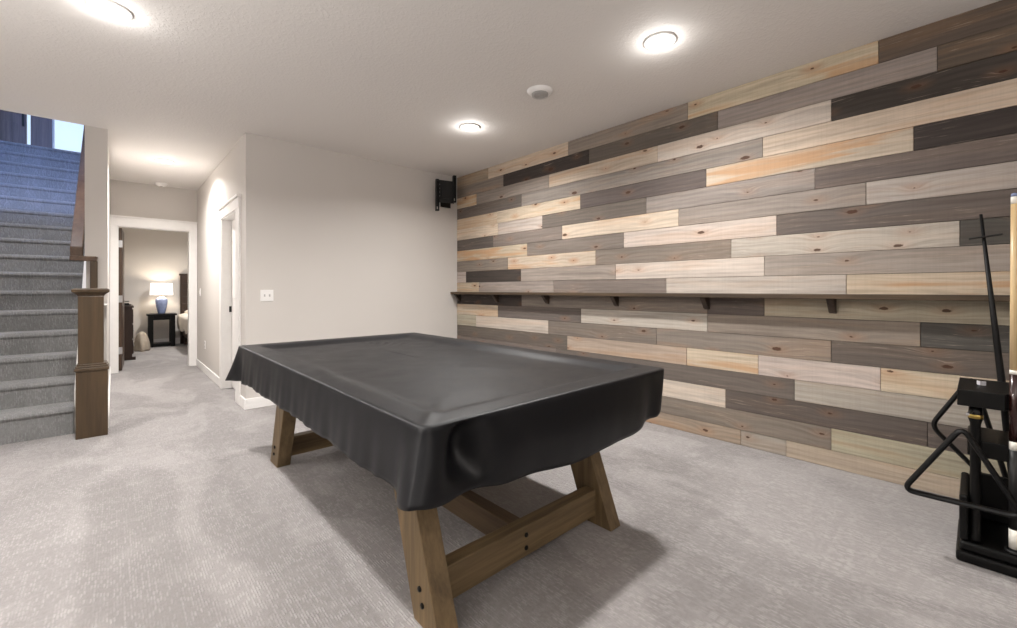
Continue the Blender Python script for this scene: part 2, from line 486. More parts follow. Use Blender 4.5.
# casing of the hall-end doorway
m = MB(); yf = YE-.018
m.box(DX0-.08, DX0, yf, YE, 0, DZ); m.box(DX1, DX1+.09, yf, YE, 0, DZ)
m.box(DX0-.08, DX1+.09, yf-.004, YE, DZ, DZ+.115); m.box(DX0-.08, DX1+.092, yf-.02, YE, DZ+.115, DZ+.14)
m.box(DX0, DX0+.012, YE-.01, YE+.14, 0, DZ); m.box(DX1-.012, DX1, YE-.01, YE+.14, 0, DZ); m.box(DX0, DX1, YE-.01, YE+.14, DZ-.014, DZ)
struct(m, 'trim_1', M['white'], .002)
# casing of the side doorway
m = MB(); xf = XH-.018
m.box(xf, XH, OY0-.17, OY0, 0, OZ); m.box(xf, XH, OY1, OY1+.12, 0, OZ)
m.box(xf-.004, XH, OY0-.17, OY1+.12, OZ, OZ+.11); m.box(xf-.022, XH, OY0-.19, OY1+.14, OZ+.11, OZ+.135)
m.box(XH-.01, XH+.12, OY0-.01, OY0+.012, 0, OZ); m.box(XH-.01, XH+.12, OY1-.012, OY1+.01, 0, OZ); m.box(XH-.01, XH+.12, OY0, OY1, OZ-.014, OZ+.01)
struct(m, 'trim_2', M['white'], .002)
# closed white door of the side doorway
m = MB(); m.box(XH+.085, XH+.118, OY0+.014, OY1-.014, .012, OZ-.016)
for za, zb in ((.18, .92), (1.08, 1.88)):
    m.box(XH+.078, XH+.085, OY0+.11, OY1-.11, za, zb)
dr = struct(m, 'door_2', M['white'], .004)
k = MB(); k.box(XH+.09-.03, XH+.115-.01, OY1-.016, OY1-.0125, .915, .985)
k.build('strike_plate', M['black'], dr)

# bedroom door leaf, swung open
m = MB()
R1 = Matrix.Translation((DX0+.012, YE+.15, 0)) @ Matrix.Rotation(math.radians(-2.6), 4, 'Z')
m.box(0, .038, 0, .76, .012, DZ-.02, R1)
for za, zb in ((.2, .95), (1.1, 1.9)):
    m.box(.038, .043, .11, .65, za, zb, R1)
bd = struct(m, 'door_1', M['doorwood'], .003)
k = MB()
for z in (.3, 1.05, 1.85):
    k.box(-.004, .044, -.006, .004, z-.05, z+.05, R1)
k.build('hinge', M['chrome'], bd)
k = MB(); k.tube([R1 @ Vector((.043, .69, 1.0)), R1 @ Vector((.10, .69, 1.0)), R1 @ Vector((.10, .60, 1.0))], .009)
k.build('door_handle', M['chrome'], bd, smooth=True)

# ------------------------------------------------------------------ staircase
RUN = .263
st = empty('staircase', (-.77, 5.03, 0), 'grey carpeted staircase climbing up to the daylit floor', 'stairs')
for i in range(17):
    y = 5.03+RUN*i; z = .03+.191*(i+1); zp = 0 if i == 0 else .03+.191*i
    m = MB()
    prof = [(y, zp-(0 if i == 0 else .02)), (y, z-.05), (y-.012, z-.042), (y-.018, z-.03), (y-.014, z-.016), (y-.004, z-.006), (y+.012, z), (y+RUN+.0, z), (y+RUN+.0, zp-(0 if i == 0 else .02))]
    if i == 16: prof = prof[:7]+[(y+.30, z), (y+.30, zp-.02)]
    m.prism([(XS0+.001, a, b) for a, b in prof], None, (XS1-XS0-.001, 0, 0))
    part(m, 'step', M['stair_carpet'], st)
# solid underside
m = MB(); m.prism([(XS1+.001, 5.06, 0), (XS1+.001, 5.06, .35), (XS1+.001, 9.4, 3.50), (XS1+.001, 9.4, 3.0), (XS1+.001, 5.7, 0)], None, (.038, 0, 0))
part(m, 'skirt_board', M['white'], st, .003)

# handrail, return and post
hr = empty('handrail', (-.28, 5.72, 1.49), 'brown wooden handrail rising along the stair wall', 'handrail')
m = MB()
ya, za, sl, L = 5.72, 1.49, .726, 2.6
m.prism([(-.304, ya, za), (-.304, ya, za+.10), (-.304, ya+L, za+.10+sl*L), (-.304, ya+L, za+sl*L)], None, (.088, 0, 0))
part(m, 'rail', M['rail'], hr, .008)
part(B(-.304, -.12, 5.662, 5.722, 1.455, 1.50), 'rail_return', M['rail'], hr, .006)
part(B(-.168, -.116, 5.664, 5.706, 1.06, 1.455), 'post', M['newel'], hr, .004)
for by_ in (6.3, 7.7):
    part(B(-.25, -.205, by_, by_+.03, za+.02+sl*(by_-ya), za+.05+sl*(by_-ya)), 'wall_bracket', M['black'], hr)

# newel post
nw = empty('newel_post', (-.13, 4.9, 0), 'square brown wooden newel post with flat cap at the foot of the stairs', 'newel post')
part(B(-.224, -.037, 4.8, 4.985, 0, .535), 'lower_box', M['newel'], nw, .003)
m = MB(); m.box(-.232, -.03, 4.79, 4.995, .535, .56); m.box(-.226, -.036, 4.796, 4.99, .56, .575); m.box(-.219, -.045, 4.802, 4.985, .575, .59)
part(m, 'collar', M['newel'], nw, .004)
part(B(-.212, -.062, 4.81, 4.975, .59, 1.13), 'shaft', M['newel'], nw, .003)
m = MB()
def sq(z, e): return [(-.212-e, 4.81-e, z), (-.062+e, 4.81-e, z), (-.062+e, 4.975+e, z), (-.212-e, 4.975+e, z)]
lv = [sq(1.13, 0), sq(1.145, .008), sq(1.165, .034), sq(1.185, .036), sq(1.195, .02)]
vv = [[m.bm.verts.new(p) for p in q] for q in lv]
for a, b in zip(vv, vv[1:]):
    for i in range(4): m.bm.faces.new((a[i], a[(i+1) % 4], b[(i+1) % 4], b[i]))
m.bm.faces.new(vv[0][::-1]); m.bm.faces.new(vv[-1])
part(m, 'cap', M['newel'], nw, .002)

# ------------------------------------------------------------------ upstairs
struct(B(-2.6, -.085, YT+.02, 12.2, H+.26, ZT), 'floor_upstairs', M['stair_carpet'])
m = MB(); YU = 12.0
m.box(-2.6, -2.15, YU, YU+.12, ZT, 5.9); m.box(-2.15, -.35, YU, YU+.12, 5.35, 5.9); m.box(-.35, -.085, YU, YU+.12, ZT, 5.9)
m.box(-.876, -.35, YU, YU+.12, ZT, ZT+.25)
struct(m, 'wall_upstairs', M['wall'])
struct(B(-2.7, -2.58, 9.3, 12.1, ZT, 5.9), 'wall_upstairs_left', M['wall'])
struct(B(-2.7, -.085, 2.5, 12.12, 5.9, 6.0), 'ceiling_upstairs', M['ceiling'])
struct(B(-1.45, -.085, 2.5, 2.6, H+.25, 5.9), 'wall_stairwell_front', M['wall'])
struct(B(-1.45, -1.30, 2.6, 5.0, H+.25, 5.9), 'wall_stairwell_left', M['wall'])
struct(B(-.205, -.085, 2.6, 5.9, H+.25, 5.9), 'wall_stairwell_side', M['wall'])
m = MB(); m.box(-2.14, -1.215, YU+.02, YU+.07, ZT+.01, 5.34)
for xa in (-2.04, -1.62):
    m.box(xa, xa+.32, YU+.012, YU+.02, ZT+.25, ZT+1.0); m.box(xa, xa+.32, YU+.012, YU+.02, ZT+1.15, ZT+1.9)
d3 = struct(m, 'door_3', M['entry'], .006)
k = MB(); k.box(-1.262, -1.235, YU-.03, YU+.02, ZT+.95, ZT+1.25); k.build('door_handle', M['black'], d3, .004)
m = MB(); m.box(-1.146, -.876, YU-.01, YU+.1, ZT, 5.35)
struct(m, 'trim_3', M['entry'], .004)
m = MB(); m.box(-1.215, -1.207, YU, YU+.1, ZT, 5.35); m.box(-1.154, -1.146, YU, YU+.1, ZT, 5.35)
w2 = struct(m, 'window_2', M['entry'])
B(-1.207, -1.154, YU+.04, YU+.046, ZT, 5.35).build('pane', M['glass'], w2)
m = MB(); m.box(-.876, -.850, YU, YU+.1, ZT+.25, 5.35); m.box(-.376, -.35, YU, YU+.1, ZT+.25, 5.35)
m.box(-.850, -.376, YU, YU+.1, ZT+.25, ZT+.28); m.box(-.850, -.376, YU, YU+.1, 5.32, 5.35)
w1 = struct(m, 'window_1', M['white'], .003)
B(-.850, -.376, YU+.04, YU+.046, ZT+.28, 5.32).build('pane', M['glass'], w1)

# ------------------------------------------------------------------ ceiling fixtures
def ceiling_light(x, y, label, energy=1.0):
    o = empty('ceiling_light', (x, y, H), label, 'ceiling light', 'recessed ceiling lights')
    m = MB(); m.lathe([(.066, -.001), (.072, -.006), (.094, -.005), (.099, -.001), (.099, .004), (.066, .004)], (x, y, H-.004), 40)
    part(m, 'trim_ring', M['plastic'], o, smooth=True)
    m = MB(); m.lathe([(0, -.0045), (.05, -.004), (.0655, -.002), (.0655, .002)], (x, y, H-.004), 40)
    part(m, 'lens', M['lens'], o, smooth=True)
    return o
LIGHTS = [(-.017, 3.253, 'round recessed ceiling light at the upper left of the photo, above the open carpet', 'c'),
          (2.52, 1.346, 'round recessed ceiling light nearest the plank wall, right of the ceiling vent', 'c'),
          (2.51, 3.284, 'round recessed ceiling light between the ceiling vent and the back wall', 'c'),
          (.453, 6.64, 'round recessed ceiling light in the hallway ceiling', 'h')]
def lamp(x, y, z, power, size, col, parent=None, spread=2.6):
    d = bpy.data.lights.new('downlight_or_fill', 'AREA'); d.shape = 'DISK'; d.size = size; d.energy = power; d.color = col; d.spread = spread
    o = bpy.data.objects.new('downlight_or_fill', d); COL.objects.link(o); o.location = (x, y, z)
    if parent: o.parent = parent; o.location = Vector((x, y, z))-parent.location
    return o
WARM = (1, .975, .945)
PW = 40
for x, y, lb, kd in LIGHTS:
    f = ceiling_light(x, y, lb)
    lamp(x, y, H-.012, PW if kd == 'c' else 50, .13, WARM, f)
    gl = bpy.data.lights.new('bulb_or_halo', 'POINT'); gl.energy = 3.2 if kd == 'c' else 1.3; gl.color = WARM; gl.shadow_soft_size = .04  # extra point lamp below the lens, added for a halo on the ceiling
    g_ = bpy.data.objects.new('bulb_or_halo', gl); COL.objects.link(g_); g_.parent = f; g_.location = (0, 0, -.055)
# further downlights of the same room, behind and beside the camera
for x, y in ((-.02, 1.35), (-2.2, 3.2), (-2.2, 1.0)):
    lamp(x, y, H-.012, PW*.62, .13, WARM)

dt = empty('ceiling_speaker', (2.46, 2.319, H), 'small round white ceiling vent with a grey grille', 'ceiling vent')
m = MB(); m.lathe([(0, -.02), (.06, -.022), (.066, -.026), (.076, -.026), (.098, -.008), (.102, 0)], (2.46, 2.319, H), 40)
part(m, 'rim', M['plastic'], dt, smooth=True)
m = MB(); m.lathe([(0, -.038), (.05, -.036), (.064, -.03), (.064, -.022)], (2.46, 2.319, H), 40)
for i in range(5): m.lathe([(.012+i*.011, -.039), (.015+i*.011, -.0405), (.018+i*.011, -.039)], (2.46, 2.319, H), 40)
part(m, 'grille', M['grille'], dt)
dt.name = 'ceiling_vent'
sd = empty('smoke_detector', (.51, 8.08, H), 'small round smoke detector on the hallway ceiling above the bedroom door', 'smoke detector')
m = MB(); m.lathe([(0, -.042), (.04, -.042), (.058, -.03), (.066, -.012), (.07, 0)], (.51, 8.08, H), 32)
part(m, 'housing', M['plastic'], sd, smooth=True)
m = MB(); m.lathe([(.0, -.046), (.018, -.045), (.02, -.042)], (.51, 8.08, H), 20)
part(m, 'test_button', M['grille'], sd)

# ------------------------------------------------------------------ switches
def plate_back(x0, x1, z0, z1, y, label):
    o = empty('light_switch', ((x0+x1)/2, y, (z0+z1)/2), label, 'light switch')
    part(B(x0, x1, y-.006, y, z0, z1), 'plate', M['plastic'], o, .002)
    for t in (.31, .69):
        cx = x0+(x1-x0)*t
        m = MB(); m.box(cx-.006, cx+.006, y-.016, y-.006, (z0+z1)/2-.012, (z0+z1)/2+.012)
        part(m, 'toggle', M['grille'], o, .001)
    return o
plate_back(1.088, 1.207, 1.068, 1.183, YB, 'white double light switch plate on the plain back wall')
o = empty('light_switch', (XH, 7.93, 1.15), 'small white light switch on the hallway wall beside the bedroom door', 'light switch')
part(B(XH-.006, XH, 7.895, 7.965, 1.09, 1.205), 'plate', M['plastic'], o, .002)
part(B(XH-.012, XH-.006, 7.92, 7.94, 1.12, 1.175), 'rocker', M['plastic'], o, .001)
o = empty('wall_outlet', (XH, 7.46, .40), 'white power outlet low on the hallway wall', 'outlet')
part(B(XH-.006, XH, 7.425, 7.495, .34, .455), 'plate', M['plastic'], o, .002)
for z in (.372, .423):
    part(B(XH-.009, XH-.006, 7.443, 7.477, z-.014, z+.014), 'socket', M['grille'], o, .001)

# ------------------------------------------------------------------ wall ledge
lg = empty('wall_ledge', (XR-.05, 2, 1.13), 'long narrow wooden drink ledge running along the plank wall', 'shelf')
m = MB()
L0, L1 = -2.9, YB-.004
N = 90
for i in range(N):
    pass
m.box(XR-.115, XR-.004, L0, L1, 1.122, 1.155)
part(m, 'shelf_board', M['ledge'], lg, .004)
for y in (4.82, 4.03, 3.19, 2.31, 1.47, .65, -.17, -1.0, -1.85):
    m = MB(); m.prism([(XR-.004, y-.02, 1.122), (XR-.095, y-.02, 1.122), (XR-.095, y-.02, 1.115), (XR-.03, y-.02, 1.035), (XR-.004, y-.02, 1.025)], None, (0, .04, 0))
    part(m, 'bracket', M['bracket'], lg, .003)

# ------------------------------------------------------------------ TV mount
tm = empty('tv_mount', (3.25, YB, 2.42), 'black metal television bracket fixed high in the corner beside the plank wall', 'tv mount')
part(B(3.24, 3.40, YB-.012, YB, 2.30, 2.58), 'wall_plate', M['black'], tm, .002)
m = MB()
RM = Matrix.Translation((3.205, YB-.17, 2.455)) @ Matrix.Rotation(math.radians(-14), 4, 'Z')
m.box(-.118, .118, -.012, 0, -.13, .16, RM); m.box(-.06, .05, -.03, -.012, -.08, .10, RM)
part(m, 'face_plate', M['black'], tm, .002)
for s, zb, zt_ in ((-1, -.25, .16), (1, -.12, .235)):
    m = MB(); xx = s*.118
    m.box(xx-.02, xx-.014, -.045, 0, zb, zt_, RM); m.box(xx+.014, xx+.02, -.045, 0, zb, zt_, RM); m.box(xx-.02, xx+.02, -.012, -.006, zb+.06, zt_, RM)
    m.box(xx-.02, xx+.02, -.045, 0, zb, zb+.02, RM); m.box(xx-.02, xx+.02, -.045, 0, zt_-.02, zt_, RM)
    part(m, 'side_rail', M['black'], tm, .001)
m = MB(); m.tube([(3.32, YB-.012, 2.46), (3.37, YB-.10, 2.46), (3.28, YB-.165, 2.46)], .02, 8); m.tube([(3.32, YB-.012, 2.38), (3.37, YB-.10, 2.38), (3.28, YB-.165, 2.38)], .02, 8)
part(m, 'swing_arm', M['black'], tm)
for z in (-.05, .0, .05, .1):
    m = MB(); m.lathe([(0, 0), (.006, 0), (.006, .004), (0, .005)], RM @ Vector((-.085, -.012, z)), 10, Matrix.Rotation(math.pi/2, 4, 'X'))
    part(m, 'screw', M['chrome'], tm)

# ------------------------------------------------------------------ pool table
CX0, CX1, CY0, CY1, CZ = .643, 2.050, 1.06, 3.53, .79
pt = empty('pool_table', (1.33, 2.28, 0), 'wooden pool table standing on splayed plank legs under a black cover', 'pool table')
part(B(CX0+.125, CX1-.125, CY0+.125, CY1-.125, .64, .74), 'table_body', M['beamy'], pt, .006)
def leg(x0, ysign, yfoot):
    """plank leg leaning towards the table centre; yfoot = outer foot edge"""
    x1 = x0+.085; w = .162; lean = .37; zt_ = .64
    s = ysign   # +1: near end (leans to +y)
    p = [(x0, yfoot, 0), (x0, yfoot+s*w, 0), (x0, yfoot+s*(w+lean*zt_), zt_), (x0, yfoot+s*lean*zt_, zt_)]
    m = MB(); m.prism(p, None, (x1-x0, 0, 0))
    lo = part(m, 'leg', M['leg'], pt, .004)
    bx, dr_ = (x0, -1) if x0 < 1.3 else (x1, 1)
    for zz in (.078, .128):
        b = MB(); b.lathe([(0, 0), (.010, 0), (.0105, .004), (.007, .007), (0, .008)], (bx, yfoot+s*(w*.45+lean*zz), zz), 12, Matrix.Rotation(dr_*math.pi/2, 4, 'Y'))
        part(b, 'bolt', M['bolt'], lo)
LX0, LX1 = .795, 1.787
for x0 in (LX0, LX1):
    leg(x0, 1, 1.21); leg(x0, -1, 3.305)
for yb, yb2 in ((1.30, 1.365), (3.165, 3.23)):
    m = MB(); m.box(LX0+.085, LX1, yb, yb2, .048, .178)
    cb = part(m, 'cross_beam', M['beamx'], pt, .004)
    for zz in (.085, .140):
        b = MB(); near = yb < 2
        b.lathe([(0, 0), (.010, 0), (.0105, .004), (.007, .007), (0, .008)], (1.293, yb if near else yb2, zz), 12, Matrix.Rotation((1 if near else -1)*math.pi/2, 4, 'X'))
        part(b, 'bolt', M['bolt'], cb)
m = MB(); m.box(1.258, 1.328, 1.365, 3.165, .055, .172)
part(m, 'stretcher', M['beamy'], pt, .004)

# ------------------------------------------------------------------ table cover
def interp(tab, t):
    for (a, va), (b, vb) in zip(tab, tab[1:]):
        if t <= b:
            u = (t-a)/(b-a); u = u*u*(3-2*u); return va+(vb-va)*u
    return tab[-1][1]
W, Lg = CX1-CX0, CY1-CY0
HEM = [(0, .600), (.08, .580), (.22, .550), (.5, .512), (.75, .526), (.92, .560), (1, .600),
       (1.03, .60), (1.12, .585), (1.5, .575), (1.95, .58), (2, .59), (2.1, .575), (2.5, .57), (2.9, .57), (3, .545), (3.04, .555), (3.2, .572), (3.6, .582), (3.85, .575), (3.95, .582), (4, .600)]
def noise1(t, seed):
    return sum(math.sin(t*f+seed*p)*a for f, p, a in ((7.1, 1.3, .5), (17.3, 2.1, .3), (31.7, .7, .2)))
# perimeter samples
samples = []   # (sideparam, x, y, nx, ny)
def side(i, n, ax, ay, bx, by, nx, ny):
    for k in range(n):
        t = k/n
        # denser near corners
        tt = .5-.5*math.cos(math.pi*t); tt = .6*t+.4*tt
        samples.append((i+tt, ax+(bx-ax)*tt, ay+(by-ay)*tt, nx, ny, tt))
side(0, 110, CX0, CY0, CX1, CY0, 0, -1)
side(1, 180, CX1, CY0, CX1, CY1, 1, 0)
side(2, 110, CX1, CY1, CX0, CY1, 0, 1)
side(3, 180, CX0, CY1, CX0, CY0, -1, 0)
NS = len(samples)
crn = {0: (-1, -1), 1: (1, -1), 2: (1, 1), 3: (-1, 1)}
lens = [W, Lg, W, Lg]
bm = bmesh.new()
rings = []
# skirt rings from hem up to the top edge
NV = 16
def skirt(s, x, y, nx, ny, t, v):
    i = int(s) % 4; Ls = lens[i]
    d0 = t*Ls; d1 = (1-t)*Ls           # distance to both corners
    hem = interp(HEM, s % 4)
    # corner flare
    A = {0: .082, 1: .004, 2: .03, 3: .08}
    nA, nB = i, (i+1) % 4
    sg = {0: .12, 1: .06, 2: .075, 3: .075}
    f0 = math.exp(-(d0/sg[nA])**2)*A[nA]; f1 = math.exp(-(d1/sg[nB])**2)*A[nB]
    ox = oy = 0
    p = v**1.15
    ox += (crn[nA][0]*f0+crn[nB][0]*f1)*p; oy += (crn[nA][1]*f0+crn[nB][1]*f1)*p
    # tucks beside the corners
    tk = 0
    if i == 0:
        tk -= .085*math.exp(-((d0-.155)/.05)**2)*math.sin(math.pi*min(1, v*1.1))**.8
        tk -= .022*math.exp(-((d1-.16)/.06)**2)*v
        tk += .016*math.exp(-((d0-.32)/.09)**2)*v
    else:
        tk -= .012*(math.exp(-((d0-.14)/.05)**2)+math.exp(-((d1-.14)/.05)**2))*v
    # gentle hanging folds
    g = s*{0: 4, 1: 9, 2: 6, 3: 9}[i]
    wav = noise1(g*.55, i*2.7+1)*{0: .002, 1: .007, 2: .006, 3: .007}[i]*v**1.3
    fade = min(1, min(d0, d1)/.1)
    base = {0: .006, 1: .002, 2: .012, 3: .016}[i]*v
    roll = .010*math.sin(math.pi*min(1, v*6))*0
    o = tk+wav*fade+base
    # belly of the near side (vinyl bulging below the rail)
    if i == 0: o += .018*math.sin(math.pi*v)*math.sin(math.pi*t)
    x2 = x+nx*o+ox; y2 = y+ny*o+oy
    hz = hem + noise1(g*.9, i*1.9+.4)*{0: .0, 1: .003, 2: .003, 3: .0035}[i]*fade
    z = CZ-.006-(CZ-.006-hz)*v
    return (x2, y2, z)
def corner_round(x, y, r):
    # pull square corners to a small radius
    cx = min(max(x, CX0+r), CX1-r); cy = min(max(y, CY0+r), CY1-r)
    dx, dy = x-cx, y-cy; d = math.hypot(dx, dy)
    if d > r and dx and dy: return cx+dx/d*r, cy+dy/d*r
    return x, y
for j in range(NV, 0, -1):
    v = j/NV
    ring = []
    for s in samples:
        x, y = corner_round(s[1], s[2], .03+.07*v)
        ring.append(bm.verts.new(skirt(s[0], x, y, s[3], s[4], s[5], v)))
    rings.append(ring)
def topz(x, y, d):
    z = CZ
    if d < .012: z -= .006*(1-d/.012)**2
    a = min(1, max(0, (d-.085)/.11)); a = a*a*(3-2*a)
    z -= .026*a
    # taut pulls and light wrinkles
    z += .0020*math.sin(x*9+2*math.sin(y*3.1))*math.sin(y*5.2+1)*a
    wr1 = math.exp(-((x-.82-.12*math.sin(y*2.6))/.035)**2)*math.exp(-((y-2.35)/.5)**2)
    z += .009*wr1
    # crease running in from the near left corner and across the far right rail
    q = (x-CX0)-(y-CY0)*.9
    z += .006*math.exp(-(q/.03)**2)*math.exp(-((d-.12)/.1)**2)*(1 if y < 1.6 and x < 1.2 else 0)
    z += .011*math.exp(-(((x-1.62)+(y-3.1)*.9)/.022)**2)*math.exp(-((y-3.15)/.16)**2)
    z -= .004*math.exp(-((y-1.9)/.5)**2)*math.exp(-((x-1.75)/.1)**2)
    return z
insets = [0, .003, .007, .012, .02, .035, .05, .07, .085, .1, .115, .13, .145, .16, .175, .195, .22, .25, .29, .33, .38, .43, .48, .54, .60, .64, .67]
for d in insets:
    ring = []
    fx = (W/2-d)/(W/2); fy = (Lg/2-d)/(Lg/2)
    for s in samples:
        x, y = corner_round(s[1], s[2], .03)
        x = (CX0+CX1)/2+(x-(CX0+CX1)/2)*fx; y = (CY0+CY1)/2+(y-(CY0+CY1)/2)*fy
        ring.append(bm.verts.new((x, y, topz(x, y, d))))
    rings.append(ring)
for a, b in zip(rings, rings[1:]):
    for i in range(NS):
        j = (i+1) % NS
        bm.faces.new((a[i], a[j], b[j], b[i]))
bmesh.ops.contextual_create(bm, geom=[e for e in bm.edges if e.verts[0] in set(rings[-1]) and e.verts[1] in set(rings[-1])])
bmesh.ops.recalc_face_normals(bm, faces=bm.faces[:])
me = bpy.data.meshes.new('pool_table_cover'); bm.to_mesh(me); bm.free(); me.materials.append(M['vinyl'])
for p in me.polygons: p.use_smooth = True
cv = bpy.data.objects.new('pool_table_cover', me); COL.objects.link(cv)
so = cv.modifiers.new('thick', 'SOLIDIFY'); so.thickness = .0025; so.offset = -1
tag(cv, 'black vinyl cover draped over the pool table with hanging folds', 'table cover')

# ------------------------------------------------------------------ cue rack
rk = empty('cue_rack', (2.92, -.15, 0), 'black floor-standing cue rack in front of the plank wall', 'cue rack')
RX0, RX1, RY0, RY1 = 2.72, 3.12, -.46, .063
m = MB(); m.box(RX0-.005, RX1, RY0, RY1+.004, 0, .045); m.box(RX0+.01, RX1-.01, RY0+.01, RY1-.008, .045, .085)
part(m, 'base', M['blackwood'], rk, .012, seg=3)
for ya_, yb_ in ((RY1-.034, RY1-.006), (RY0+.006, RY0+.034)):
    part(B(RX0+.02, RX1-.02, ya_, yb_, .085, .285), 'side_panel', M['blackwood'], rk, .010)
part(B(RX1-.05, RX1-.025, RY0+.034, RY1-.034, .085, .30), 'back_panel', M['blackwood'], rk, .004)
for (x, y) in ((RX0+.055, RY1-.055), (RX1-.08, RY1-.055), (RX0+.055, RY0+.055), (RX1-.08, RY0+.055)):
    m = MB(); m.lathe([(0, .085), (.02, .085), (.023, .1), (.017, .12), (.017, .60), (.023, .62), (.02, .672), (0, .672)], (x, y, 0), 20)
    p_ = part(m, 'post', M['blackwood'], rk, smooth=True)
    m = MB(); m.lathe([(.0185, .60), (.0245, .604), (.0245, .618), (.0185, .622)], (x, y, .02), 20)
    part(m, 'brass_collar', M['brass'], p_, smooth=True)
part(B(RX0+.06, RX1-.06, RY0+.03, RY1-.03, .455, .525), 'middle_shelf', M['blackwood'], rk, .004)
m = MB()
# top plate with cue notches along the front
notch = [-.1015, -.178, -.265, -.34]
poly = [(RX0+.02, RY1)]
for ny_ in notch:
    for a in range(9):
        th = math.pi/2-a*math.pi/8
        poly.append((RX0+.02+.024*math.cos(th), ny_+.024*math.sin(th)))
poly += [(RX0+.02, RY0), (RX1, RY0), (RX1, RY1)]
m.prism([(a, b, .675) for a, b in poly], None, (0, 0, .07))
part(m, 'top_plate', M['blackwood'], rk, .003)
m = MB(); 
for ny_ in notch:
    m = MB(); m.lathe([(.026, .088), (.028, .10), (.022, .10), (.019, .089)], (RX0+.045, ny_, 0), 20)
    part(m, 'cue_cup', M['black'], rk, smooth=True)
m = MB(); m.tube([(RX0+.025, .02, .655), (RX0-.05, .03, .655)], .006); part(m, 'peg', M['chrome'], rk)
m = MB(); m.tube([(RX1-.02, .022, .690), (3.262, .022, .690), (3.27, .022, .705)], .007); part(m, 'peg', M['chrome'], rk)

ch = empty('billiard_chalk', (2.93, -.01, .745), 'small chalk cube with pale wrapper lying on top of the cue rack', 'chalk')
RC = Matrix.Translation((2.93, -.01, .745)) @ Matrix.Rotation(.5, 4, 'Z')
m = MB(); m.box(-.011, .011, -.011, .011, .001, .02, RC); part(m, 'wrapper', M['chalk'], ch, .001)
m = MB(); m.box(-.0095, .0095, -.0095, .0095, .02, .0225, RC); part(m, 'chalk_face', M['red'], ch)

def triangle(name, X, pts, label, r=.011, drop=0):
    """hollow rounded triangle in the plane X = const"""
    P = [Vector((X, a, b)) for a, b in pts]; path = []
    for i in range(3):
        p, a, b = P[i], P[i-1], P[(i+1) % 3]
        da = (a-p).normalized(); db = (b-p).normalized(); c_ = .045
        s0 = p+da*c_; s1 = p+db*c_
        for k in range(7):
            t = k/6; path.append((1-t)**2*s0+2*t*(1-t)*p+t*t*s1)
        for k in range(1, 5): path.append(s1.lerp(b+(p-b).normalized()*c_, k/5))
    m = MB(); m.tube(path, r, 8, True)
    for v in m.bm.verts: v.co.x = X+(v.co.x-X)*1.9
    o = m.build(name, M['blackplastic'], smooth=True)
    tag(o, label, 'ball rack')
    return o
import math as _m
triangle('triangle_rack', 2.685, [(.235, .262), (.046, .595), (-.125, .268)], 'black plastic ball triangle hung on the front of the cue rack, the lower one')
triangle('triangle_rack', 3.24, [(.172, .453), (.02, .740), (-.125, .115)], 'black plastic ball triangle sticking out behind the cue rack, the upper one')

# cues
def cue(x, y, label, tilt=0):
    o = empty('pool_cue', (x, y, .0855), label, 'pool cue', 'pool cues standing in the rack')
    z0 = .0855
    def seg(name, prof, mat, par=o):
        mm = MB(); mm.lathe([(0, prof[0][1])]+prof+[(0, prof[-1][1])], (x, y, z0), 18)
        return part(mm, name, mat, par, smooth=True)
    seg('bumper', [(.0135, 0), (.0145, .012), (.0145, .02)], M['blackplastic'])
    seg('butt_sleeve', [(.0160, .02), (.0160, .10)], M['ferrule'])
    seg('wrap', [(.0158, .10), (.0150, .43)], M['black'])
    seg('ring', [(.0152, .43), (.0150, .465)], M['ferrule'])
    seg('forearm', [(.0150, .465), (.0138, .745)], M['red'])
    seg('joint', [(.0140, .745), (.0136, .762)], M['ferrule'])
    seg('shaft', [(.0132, .762), (.0118, 1.05), (.0100, 1.455)], M['maple'])
    seg('ferrule', [(.0101, 1.455), (.0099, 1.485)], M['ferrule'])
    seg('tip', [(.0099, 1.485), (.0094, 1.496), (.004, 1.50)], M['blue'])
    return o
cue(2.765, -.1015, 'pale maple pool cue with dark red butt standing at the front of the rack')
cue(2.765, -.178, 'second pool cue beside the first, mostly cut off by the photo edge')

# bridge stick
bs = empty('bridge_stick', (2.985, .0, .09), 'black mechanical bridge stick with a cross head standing up behind the cue rack plate', 'bridge stick')
A_ = Vector((3.135, -.10, .0)); 
top = Vector((3.20, -.009, 1.56)); bot = Vector((3.135, -.135, .03))
bs.location = bot
m = MB(); m.tube([bot, bot.lerp(top, .3), bot.lerp(top, .6), top], .012, 14, radii=[.018, .0165, .012, .006])
part(m, 'shaft', M['blackplastic'], bs, smooth=True)
h_ = bot.lerp(top, .925)
m = MB(); m.tube([h_+Vector((-.012, .05, -.006)), h_+Vector((-.012, 0, 0)), h_+Vector((-.012, -.062, .008))], .0045, 8)
part(m, 'bridge_head', M['black'], bs)

